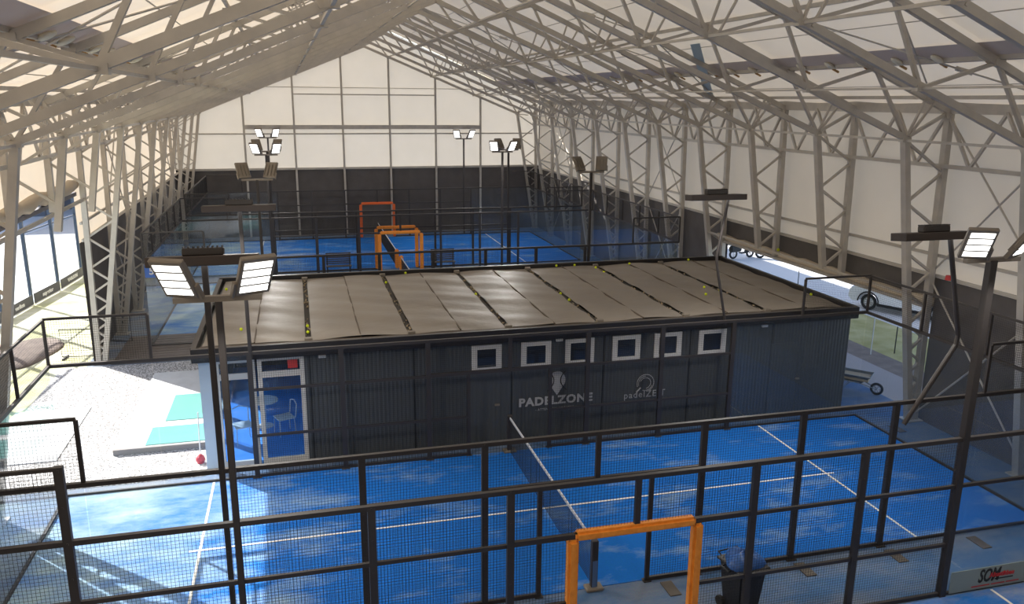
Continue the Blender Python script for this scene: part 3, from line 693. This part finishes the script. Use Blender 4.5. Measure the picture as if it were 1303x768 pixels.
# lettering and emblems
text('lettering', 'PADELZONE', .30, (1.38, CF-.03, 1.02), LOGO, cab, bold=.012, space=1.12, sx=1.08)
text('slogan', '- ATTENTION: ADDICTIF -', .085, (1.38, CF-.03, .80), LOGO, cab, space=1.1)
bm = bmesh.new()
def emb(cx, cz, R):
    pts = []
    for i in range(33):
        a = math.radians(-50+i*280/32); pts.append((cx+R*.9*math.cos(a), cz+R*1.0*math.sin(a)))
    pts.append((cx, cz-R*1.65)); return pts
prism(bm, emb(1.40, 1.56, .245), 'y', CF-.026, CF-.03); em = part('emblem', bm, LOGO, cab, 'pale ball shaped emblem with pointed base')
for s in (-1, 1):
    part('emblem_curve', TUBE([(1.40+s*(.09+.13*(t_/8)**2), CF-.034, 1.56+t_*.03) for t_ in range(-9, 9)], .014, 4), INK, em)
lp = (3.85, 1.28)
def arc(r, a0, a1, n=22): return [(lp[0]+r*math.cos(math.radians(a0+(a1-a0)*i/n)), CF-.03, lp[1]+r*math.sin(math.radians(a0+(a1-a0)*i/n))) for i in range(n+1)]
e2 = part('emblem', TUBE(arc(.24, -60, 200), .010, 5), LOGO, cab, 'pale ring emblem with racket')
for r, a0, a1 in ((.15, -80, 160), (.205, -110, -20), (.195, 90, 200)): part('emblem_ring', TUBE(arc(r, a0, a1), .009, 5), LOGO, e2)
part('emblem_handle', TUBE([(lp[0]-.25, CF-.03, lp[1]-.24), (lp[0]-.13, CF-.03, lp[1]-.12)], .018, 5), LOGO, e2)
text('lettering', 'padelZEIT', .25, (3.84, CF-.03, .97), LOGO, cab, space=1.15)

# furniture behind the glass doors
def wire_chair(x, y, rz, label):
    t = thing('wire_chair', label, 'chair', (x, y, .12), rz, 'chairs inside the glazed room')
    part('seat', bevel(BX(-.22, .22, -.22, .22, .43, .46), .01), WHITE, t); part('backrest', TUBE([(-.2, .22, .46), (-.21, .26, .8), (0, .28, .86), (.21, .26, .8), (.2, .22, .46)], .015, 6), WHITE, t)
    for a in (-.19, .19):
        for b in (-.19, .19): part('leg', TUBE([(a, b, .43), (a*1.1, b*1.1, 0)], .012, 6), WHITE, t)
wire_chair(-6.4, 4.9, .3, 'white chair just inside the left glass door'); wire_chair(-5.4, 5.2, -1.2, 'white chair inside the right glass door')
t = thing('side_table', 'small white table between the chairs behind the glass doors', 'table', (-5.9, 5.8, .12))
part('table_top', TUBE([(0, 0, .7), (0, 0, .73)], .35, 20), WHITE, t); part('table_leg', TUBE([(0, 0, 0), (0, 0, .7)], .03, 8), WHITE, t); part('table_base', TUBE([(0, 0, 0), (0, 0, .02)], .2, 16), WHITE, t)

# tennis balls lying on the cabin roof and elsewhere
BALLS = [(-1.52, 10.67), (-2.25, 9.75), (.15, 7.6), (3.65, 10.75), (4.29, 10.71), (4.86, 10.17), (5.0, 9.77), (2.62, 7.14), (2.62, 6.34), (6.25, 10.56), (7.06, 6.66), (8.6, 10.77),
         (6.66, 5.8), (7.5, 6.48), (-4.70, 4.62), (-4.70, 5.19), (-6.95, 9.52), (-6.27, 4.95), (-5.88, 10.67), (9.7, 5.09), (-6.98, 5.08)]
bm = bmesh.new(); bmesh.ops.create_icosphere(bm, subdivisions=2, radius=.042); bme = mesh_from(bm, 'tennis_ball'); bme.materials.append(YEL)
for p in bme.polygons: p.use_smooth = True
BW = {}
order = sorted(range(len(BALLS)), key=lambda i: BALLS[i][0]); groups = {}
for i in order:
    x, y = BALLS[i]; gi = min(range(1, 7), key=lambda k: abs(CX[k]-x)); ing = abs(CX[gi]-x) < .1
    rowp = 'near back edge' if y > 10 else 'towards front edge' if y < 7 else 'midway back'
    where = ('in the %s roof gutter from the left, ' % ORD[gi-1] if ing else 'on the %s roof unit from the left, ' % ORD[min(6, int((x+7.15)//2.45))])+rowp
    groups.setdefault(where, []).append((i, ing))
for where, lst in groups.items():
    for n, (i, ing) in enumerate(sorted(lst, key=lambda q: BALLS[q[0]][1])):
        x, y = BALLS[i]
        extra = '' if len(lst) == 1 else (', closest' if n == 0 else ', farther' if n == len(lst)-1 else ', between')
        o = tag(part('tennis_ball', bme), 'yellow ball '+where+extra, 'ball', 'tennis balls on the cabin roof')
        o.location = (x, y, (2.90 if ing else RZ+.05)+.045)
for (x, y, z, l) in ((11.3, 11.9+HY, 3.52, 'yellow tennis ball lodged on the rolled curtain of the right wall'), (-11.27, 7.6, 6.10, 'yellow tennis ball lodged on the rolled curtain of the left wall')):
    o = tag(part('tennis_ball', bme), l, 'ball'); o.location = H(x, y-0, z); o.scale = (1.6, 1.6, 1.6)

# ------------------------------------------------------------ things in and around the courts
# wheelie bin
t = thing('wheelie_bin', 'black wheeled bin with a bright blue bag over its lid, behind the nearest fence', 'bin', (2.22, -4.22, 0), .15)
bm = bmesh.new(); v = []
for z, w, d in ((.08, .20, .22), (.92, .27, .29)): v.append([bm.verts.new((sx*w, sy*d, z)) for sx, sy in ((-1, -1), (1, -1), (1, 1), (-1, 1))])
for i in range(4): bm.faces.new((v[0][i], v[0][(i+1) % 4], v[1][(i+1) % 4], v[1][i]))
bm.faces.new(v[0][::-1]); bm.faces.new(v[1]); BIN = M('black bin plastic', (.018, .018, .02), .5)
part('body', bevel(bm, .02, 2), BIN, t); part('rim', bevel(BX(-.31, .31, -.33, .33, .90, .95), .015), BIN, t)
part('handle', TUBE([(.2, .33, .93), (.2, .42, .95), (-.2, .42, .95), (-.2, .33, .93)], .015, 6), BIN, t)
for s in (-1, 1): part('handle', TUBE([(s*.30, -.1, .90), (s*.38, -.1, .90), (s*.38, .1, .90), (s*.30, .1, .90)], .015, 6), BIN, t); part('wheel', TUBE([(s*.20, .24, .1), (s*.26, .24, .1)], .1, 14), TYRE, t)
def lump(u, v_):
    a = u; r = .34*(1-.12*math.sin(3*a)); return (r*math.cos(a)*math.cos(v_), r*.95*math.sin(a)*math.cos(v_), .94+.20*math.sin(v_)*(1+.2*math.sin(4*a)))
o = part('blue_bag', grid_sheet(lump, [i*math.pi/10 for i in range(21)], [i*math.pi/2/6 for i in range(7)]), M('blue plastic bag', (.035, .13, .42), .35), t, 'blue plastic bag'); smooth(o)
# number sign
t = thing('number_sign', 'blue square sign with a white 5 on the glass fence left of the cabin', 'sign', (-9.76, 14.33, 2.70))
part('plate', BX(-.22, .22, -.01, .01, -.22, .22), BLUEP, t); text('numeral', '5', .34, (0, -.015, 0), WHITE, t, bold=.01)
for x, l in ((-3.0, 'slatted dark bench between the far courts, left of the gates'), (2.25, 'slatted dark bench between the far courts, right of the gates')):
    t = thing('slatted_bench', l, 'bench', (x, 25.3, 0), 0, 'slatted benches between the far courts')
    for i in range(6): part('slat', BX(-.62, .62, .15, .18, .50+i*.10, .56+i*.10), M('grey slat', (.09, .08, .075), .6), t)
    for i in range(4): part('slat', BX(-.62, .62, -.25+i*.1, -.18+i*.1, .42, .45), M('grey slat', (.09, .08, .075), .6), t)
    for s in (-1, 1):
        for y in (-.22, .16): part('leg', BX(s*.55-.025, s*.55+.025, y-.025, y+.025, 0, 1.05 if y > 0 else .42), BLACK, t)
# banner on the nearest glass fence
t = thing('sponsor_banner', 'grey green sponsor banner along the foot of the nearest glass fence', 'banner', (7.9, -4.73, .24))
part('cloth', BX(-1.82, 1.9, -.006, .006, -.21, .21), BANNER, t)
text('lettering', 'SOM', .36, (-1.0, -.012, .035), INK, t, shear=.25, sx=.62, bold=.008); text('lettering', 'Akustikbau', .12, (-.72, -.02, .04), RED, t, shear=.1, bold=.004)
for a, b, z, m in ((-.85, -.45, -.055, INK), (-1.35, -.95, -.15, RED), (-.92, -.62, -.15, RED), (-.59, -.3, -.15, RED)): part('small_print', BX(a, b, -.010, -.007, z-.012, z+.012), m, t)
# drain plates
for x, y, l in ((1.35, -3.35, 'beside the gate opening'), (4.07, -3.4, 'at the third post'), (6.07, -3.42, 'at the post with the bent lamp pole'), (8.03, -3.4, 'behind the sponsor glass'), (10.5, 1.9, 'outside the right end wall')):
    o = tag(part('floor_plate', bevel(BX(-.11, .11, -.22, .22, 0, .02), .005), M('rusty floor plate', (.10, .085, .07), .7)), 'brown metal floor plate %s' % l, 'plate', 'floor plates between the courts'); o.location = (x, y, 0)
# mop on the terrace
t = thing('mop', 'mop with red head leaning at the glazed corner of the cabin', 'mop', (-7.35, 4.1, .012))
part('stick', TUBE([(0, 0, .1), (.02, .1, 1.25)], .013, 6), WHITE, t); o = part('mop_head', TUBE([(0, 0, 0), (0, 0, .08), (0, 0, .16), (0, 0, .22)], [.08, .11, .09, .03], 10), RED, t)
for y0, y1, l in ((5.2, 6.35, 'near'), (6.75, 8.75, 'far')):
    o = tag(part('turf_mat', BX(-8.75+(.25 if l == 'far' else 0), -7.25, y0, y1, .12, .135), RUG), '%s turquoise turf mat on the pale terrace' % ('front' if l == 'near' else 'rear'), 'mat', 'turf mats on the terrace')

# ------------------------------------------------------------ outside, right
def wheel(parent, x, y, z, R, w, spokes=5, name='wheel'):
    o = part(name, TUBE([(x+R*.82*math.cos(a), y, z+R*.82*math.sin(a)) for a in [2*math.pi*i/24 for i in range(24)]], R*.19, 8, True), TYRE, parent)
    part('rim', TUBE([(x+R*.6*math.cos(a), y, z+R*.6*math.sin(a)) for a in [2*math.pi*i/20 for i in range(20)]], R*.07, 6, True), RIMM, o)
    for i in range(spokes): a = 2*math.pi*i/spokes; part('spoke', BAR((x, y, z), (x+R*.6*math.cos(a), y, z+R*.6*math.sin(a)), w*.4, R*.12, (0, 1, 0)), RIMM, o)
    return o
car = thing('car', 'white sport utility car parked on the road seen through the right opening', 'car', (19.62, 12.2, .04), math.radians(117))
# local x forward, hall-facing side is +y
def carbody():
    prof = [(-2.2, .45), (-2.25, .75), (-2.15, 1.0), (-1.95, 1.45), (-1.55, 1.66), (.1, 1.68), (.55, 1.55), (1.15, 1.08), (2.0, .95), (2.2, .80), (2.25, .5), (2.1, .32), (1.85, .32)]
    for cx in (1.38, -1.38):
        for i in range(9): a = math.radians(8+i*164/8); prof.append((cx+.42*math.cos(a), .34+.42*math.sin(a)))
        if cx > 0: prof += [(.9, .28), (-.9, .28)]
    prof.append((-2.1, .32)); bm = bmesh.new(); rings = []
    for y, k in ((-.92, 0), (-.90, 1), (.90, 1), (.92, 0)):
        rings.append([bm.verts.new((px, y*(1-.18*max(0, (pz-.95))), pz)) for px, pz in prof])
    n = len(prof)
    for A, B in zip(rings[:-1], rings[1:]):
        for i in range(n): bm.faces.new((A[i], A[(i+1) % n], B[(i+1) % n], B[i]))
    bm.faces.new(rings[0][::-1]); bm.faces.new(rings[-1]); bmesh.ops.recalc_face_normals(bm, faces=bm.faces); return bm
part('body', carbody(), CARW, car)
for s in (-1, 1):
    def sp(x, z, s=s): return (x, s*(.93*(1-.18*max(0, z-.95))+.002), z)
    for poly in ([(.5, 1.48), (.98, 1.1), (.12, 1.08), (.12, 1.56)], [(.05, 1.56), (.05, 1.08), (-.85, 1.08), (-.85, 1.56)], [(-.92, 1.56), (-.92, 1.08), (-1.75, 1.1), (-1.6, 1.5)]):
        part('side_window', sheet([sp(*p) for p in poly]), DGLASS, car)
    for x in (1.38, -1.38): wheel(car, x, s*.83, .34, .34, .1, 10)
    part('mirror', bevel(BX(.72, .9, s*.95-.08, s*.95+.08, 1.0, 1.14), .03, 2), CARW, car)
    part('headlight', bevel(BX(1.95, 2.2, s*.68-.15, s*.68+.15, .74, .88), .02), WHITE, car); part('sill', BX(-1.0, 1.0, s*.90-.03, s*.90+.03, .24, .36), TYRE, car)
    part('arch_trim', TUBE([(1.38+.44*math.cos(math.radians(a)), s*.925, .34+.44*math.sin(math.radians(a))) for a in range(0, 181, 15)], .03, 6), TYRE, car)
part('windscreen', sheet([(1.12, -.78, 1.12), (1.12, .78, 1.12), (.6, .70, 1.54), (.6, -.70, 1.54)]), DGLASS, car)
# scooters
def scooter(x, y, rz, label, col):
    t = thing('scooter', label, 'scooter', (x, y, .04), rz, 'two-wheelers parked on the road')
    wheel(t, .6, 0, .28, .28, .08, 5); wheel(t, -.6, 0, .28, .28, .08, 5)
    part('body', bevel(BX(-.85, -.1, -.14, .14, .40, .72), .05, 2), col, t); part('footboard', BX(-.1, .35, -.13, .13, .28, .34), INK, t)
    part('front_shield', BAR((.35, 0, .32), (.5, 0, .95), .34, .05, (0, 1, 0)), col, t); part('seat', bevel(BX(-.8, -.1, -.13, .13, .72, .80), .03, 2), INK, t)
    part('fork', TUBE([(.62, 0, .28), (.48, 0, 1.02)], .025, 6), RIMM, t); part('handlebar', TUBE([(.45, -.32, 1.05), (.48, 0, 1.02), (.45, .32, 1.05)], .018, 6), INK, t); part('rear_box', bevel(BX(-1.05, -.72, -.18, .18, .8, 1.08), .04, 2), WHITE, t)
scooter(19.0, 24.6, .2, 'scooter with white rear box, left of the pair on the road', INK)
scooter(20.6, 24.2, -.3, 'grey blue scooter, right of the pair on the road', M('grey blue body', (.10, .14, .20), .4))
# wheelbarrow
t = thing('wheelbarrow', 'metal wheelbarrow with sandy load on the paving right of the cabin', 'wheelbarrow', (11.3, 4.75, 0), math.radians(-48))
GALV = M('galvanised tray', (.25, .27, .28), .45, .6)
bm = bmesh.new(); v = []
for z, x0, x1, w in ((.34, -.25, .22, .17), (.58, -.42, .46, .31)): v.append([bm.verts.new(p) for p in ((x0, -w, z), (x1, -w, z), (x1, w, z), (x0, w, z))])
for i in range(4): bm.faces.new((v[0][i], v[0][(i+1) % 4], v[1][(i+1) % 4], v[1][i]))
bm.faces.new(v[0][::-1]); bmesh.ops.solidify(bm, geom=list(bm.faces), thickness=.012); part('tray', bm, GALV, t)
part('tray_rim', TUBE([(-.42, -.31, .58), (.46, -.31, .58), (.46, .31, .58), (-.42, .31, .58)], .013, 6, True), GALV, t)
o = part('load', BX(-.36, .40, -.26, .26, .42, .52), M('sand load', (.42, .33, .22), .95), t, 'sandy load')
w_ = wheel(t, .62, 0, .19, .19, .06, 6)
for s in (-1, 1):
    part('handle', TUBE([(.62, s*.06, .19), (.2, s*.16, .32), (-.45, s*.26, .38), (-.95, s*.29, .55)], .016, 6), GALV, t); part('leg', TUBE([(-.28, s*.22, .36), (-.40, s*.24, 0), (-.1, s*.22, .34)], .013, 6), GALV, t); part('grip', TUBE([(-.93, s*.29, .54), (-1.08, s*.295, .60)], .022, 6), INK, t)
# marker posts on the grass
for i, (x, y, h) in enumerate(((14.2, 7.7, 1.35), (15.0, 7.5, 1.0), (14.3, 10.6, 1.1), (17.5, 17.0, 1.0))):
    o = tag(part('marker_post', TUBE([(0, 0, 0), (0, 0, h)], .02, 6), WHITE if i % 2 == 0 else INK), '%s thin %s marker post on the grass strip' % (('nearest', 'second', 'third', 'farthest')[i], 'white' if i % 2 == 0 else 'dark'), 'post', 'marker posts on the grass'); o.location = (x, y, .03)

# ------------------------------------------------------------ outside, left
P = [(-16.9, 13.2), (-16.5, 16.2), (-16.10, 19.1), (-15.80, 21.8), (-15.45, 24.5), (-15.2, 27.6)]
fe = thing('outdoor_court_fence', 'tall glass and post fence of the outdoor court beyond the lawn', 'fence', (0, 0, 0))
BNR = M('dark grey banner', (.09, .09, .10), .7); BPOST = M('blue black post', (.03, .05, .09), .5)
for i, (x, y) in enumerate(P):
    part('post', BX(x-.06, x+.06, y-.07, y+.07, -.03, 4.2), BPOST, fe)
for (a, b), (c, d), w in zip(P[:-1], P[1:], ('', '', 'varlion', 'superior', 'VARLION')):
    bn = part('banner', BAR((a+.08, b+.1, .24), (c+.08, d-.1, .24), .02, .44), BNR, fe, 'dark banner with white lettering')
    part('banner_hem', BAR((a+.09, b+.1, .02), (c+.09, d-.1, .02), .02, .05), WHITE, bn)
    part('glass_pane', BAR((a, b+.08, 1.72), (c, d-.08, 1.72), .012, 2.4), GLASS, fe)
    if w:
        ang = math.atan2(d-b, c-a); text('lettering', w, .22, ((a+c)/2+.11, (b+d)/2, .25), WHITE, fe, rot=(math.pi/2, 0, ang), bold=.012, sx=1.4)
part('rail', BAR((P[0][0], P[0][1], 4.2), (P[-1][0], P[-1][1], 4.2), .06, .06), BPOST, fe); part('rail', BAR((P[0][0], P[0][1], 3.0), (P[-1][0], P[-1][1], 3.0), .05, .05), BPOST, fe)
# far buildings
bl = thing('building', 'slate grey building beyond the outdoor court at upper left', 'building', (-30, 52, -.22))
part('wall', BX(-16, 6.8, 0, 8, 0, 7.5), BLDG, bl); part('roof', BX(-16.4, 7.1, -.4, 8.4, 7.5, 7.8), M('roof edge', (.2, .2, .22), .7), bl)
for i in range(5):
    wd = part('window', BX(-14+i*3.9, -12+i*3.9, -.06, .02, 2.0, 4.2), DGLASS, bl); part('window_frame', BX(-14.1+i*3.9, -11.9+i*3.9, -.1, -.06, 1.9, 2.0), WHITE, wd)
b2 = thing('brick_building', 'red brick building right of the slate grey one', 'building', (-20.5, 56, -.22))
part('wall', BX(-2.6, 8, 0, 8, 0, 9), M('brick wall', (.26, .12, .09), .9, noise=((.34, .20, .15), 12, .4, .6)), b2); part('roof', BX(-2.9, 8.3, -.4, 8.4, 9, 9.3), M('roof edge', (.2, .2, .22), .7), b2)
part('plinth', BX(-2.62, 8.02, -.05, .0, 0, 3.6), BLDG, b2)
for i in range(3): part('window', BX(-1.5+i*3, 0+i*3, -.06, .02, 5, 6.6), DGLASS, b2)
# site barriers, soil heap, stacked chairs
for i, (x, y, rz) in enumerate(((-12.7, 13.75, -.1), (-11.95, 15.6, -.35))):
    t = thing('mesh_barrier', '%s dark wire barrier panel standing outside the left opening' % ('front' if i == 0 else 'rear'), 'barrier', (x, y, -.03 if x < -11.6 else 0), rz, 'wire barriers outside')
    part('frame', TUBE([(0, 0, .05), (1.25, 0, .05), (1.25, 0, 1.0), (0, 0, 1.0)], .018, 6, True), INK, t); o = part('wire_mesh', mesh_grid(1.25, .9, .09, .008), WIRE, t); o.location = (0, 0, .08)
    for u in (.1, 1.15): part('foot', BX(u-.03, u+.03, -.25, .25, 0, .05), INK, t)
bm = bmesh.new(); bmesh.ops.create_uvsphere(bm, u_segments=20, v_segments=10, radius=1)
for v_ in bm.verts: v_.co.x *= .95*(1+.15*math.sin(3*v_.co.y)); v_.co.y *= 1.9; v_.co.z = max(v_.co.z, 0)*.2
o = tag(part('soil_heap', bm, SOIL), 'low heap of brown soil outside the left opening', 'soil'); o.location = (-14.0, 14.6, -.04); smooth(o)
def stack_chair(x, y, rz, l):
    t = thing('garden_chair', l, 'chair', (x, y, -.03), rz, 'garden chairs outside the left opening')
    part('seat', bevel(BX(-.2, .2, -.2, .2, .43, .45), .008), LAMPH, t); part('backrest', BX(-.2, .2, .18, .2, .55, .85), LAMPH, t)
    for a in (-.19, .19):
        for b in (-.19, .19): part('leg', TUBE([(a, b, 0), (a, b, .85 if b > 0 else .45)], .012, 6), INK, t)
stack_chair(-12.35, 17.6, .4, 'dark garden chair outside, behind the round table'); stack_chair(-11.95, 16.6, 2.2, 'dark garden chair outside, in front of the round table')
t = thing('round_table', 'white round garden table outside next to the left lattice column', 'table', (-12.1, 18.4, -.03)); part('table_top', TUBE([(0, 0, .70), (0, 0, .73)], .5, 22), WHITE, t); part('table_leg', TUBE([(0, 0, 0), (0, 0, .7)], .04, 8), INK, t); part('table_base', TUBE([(0, 0, 0), (0, 0, .03)], .25, 16), INK, t)
# red warning knob on the wall rod
o = tag(part('alarm_lamp', TUBE([(0, 0, 0), (0, 0, .12)], [.09, .07], 10), RED), 'small red lamp on the right wall above the dark curtain', 'lamp'); o.location = H(11.2, 2.9, 4.1)
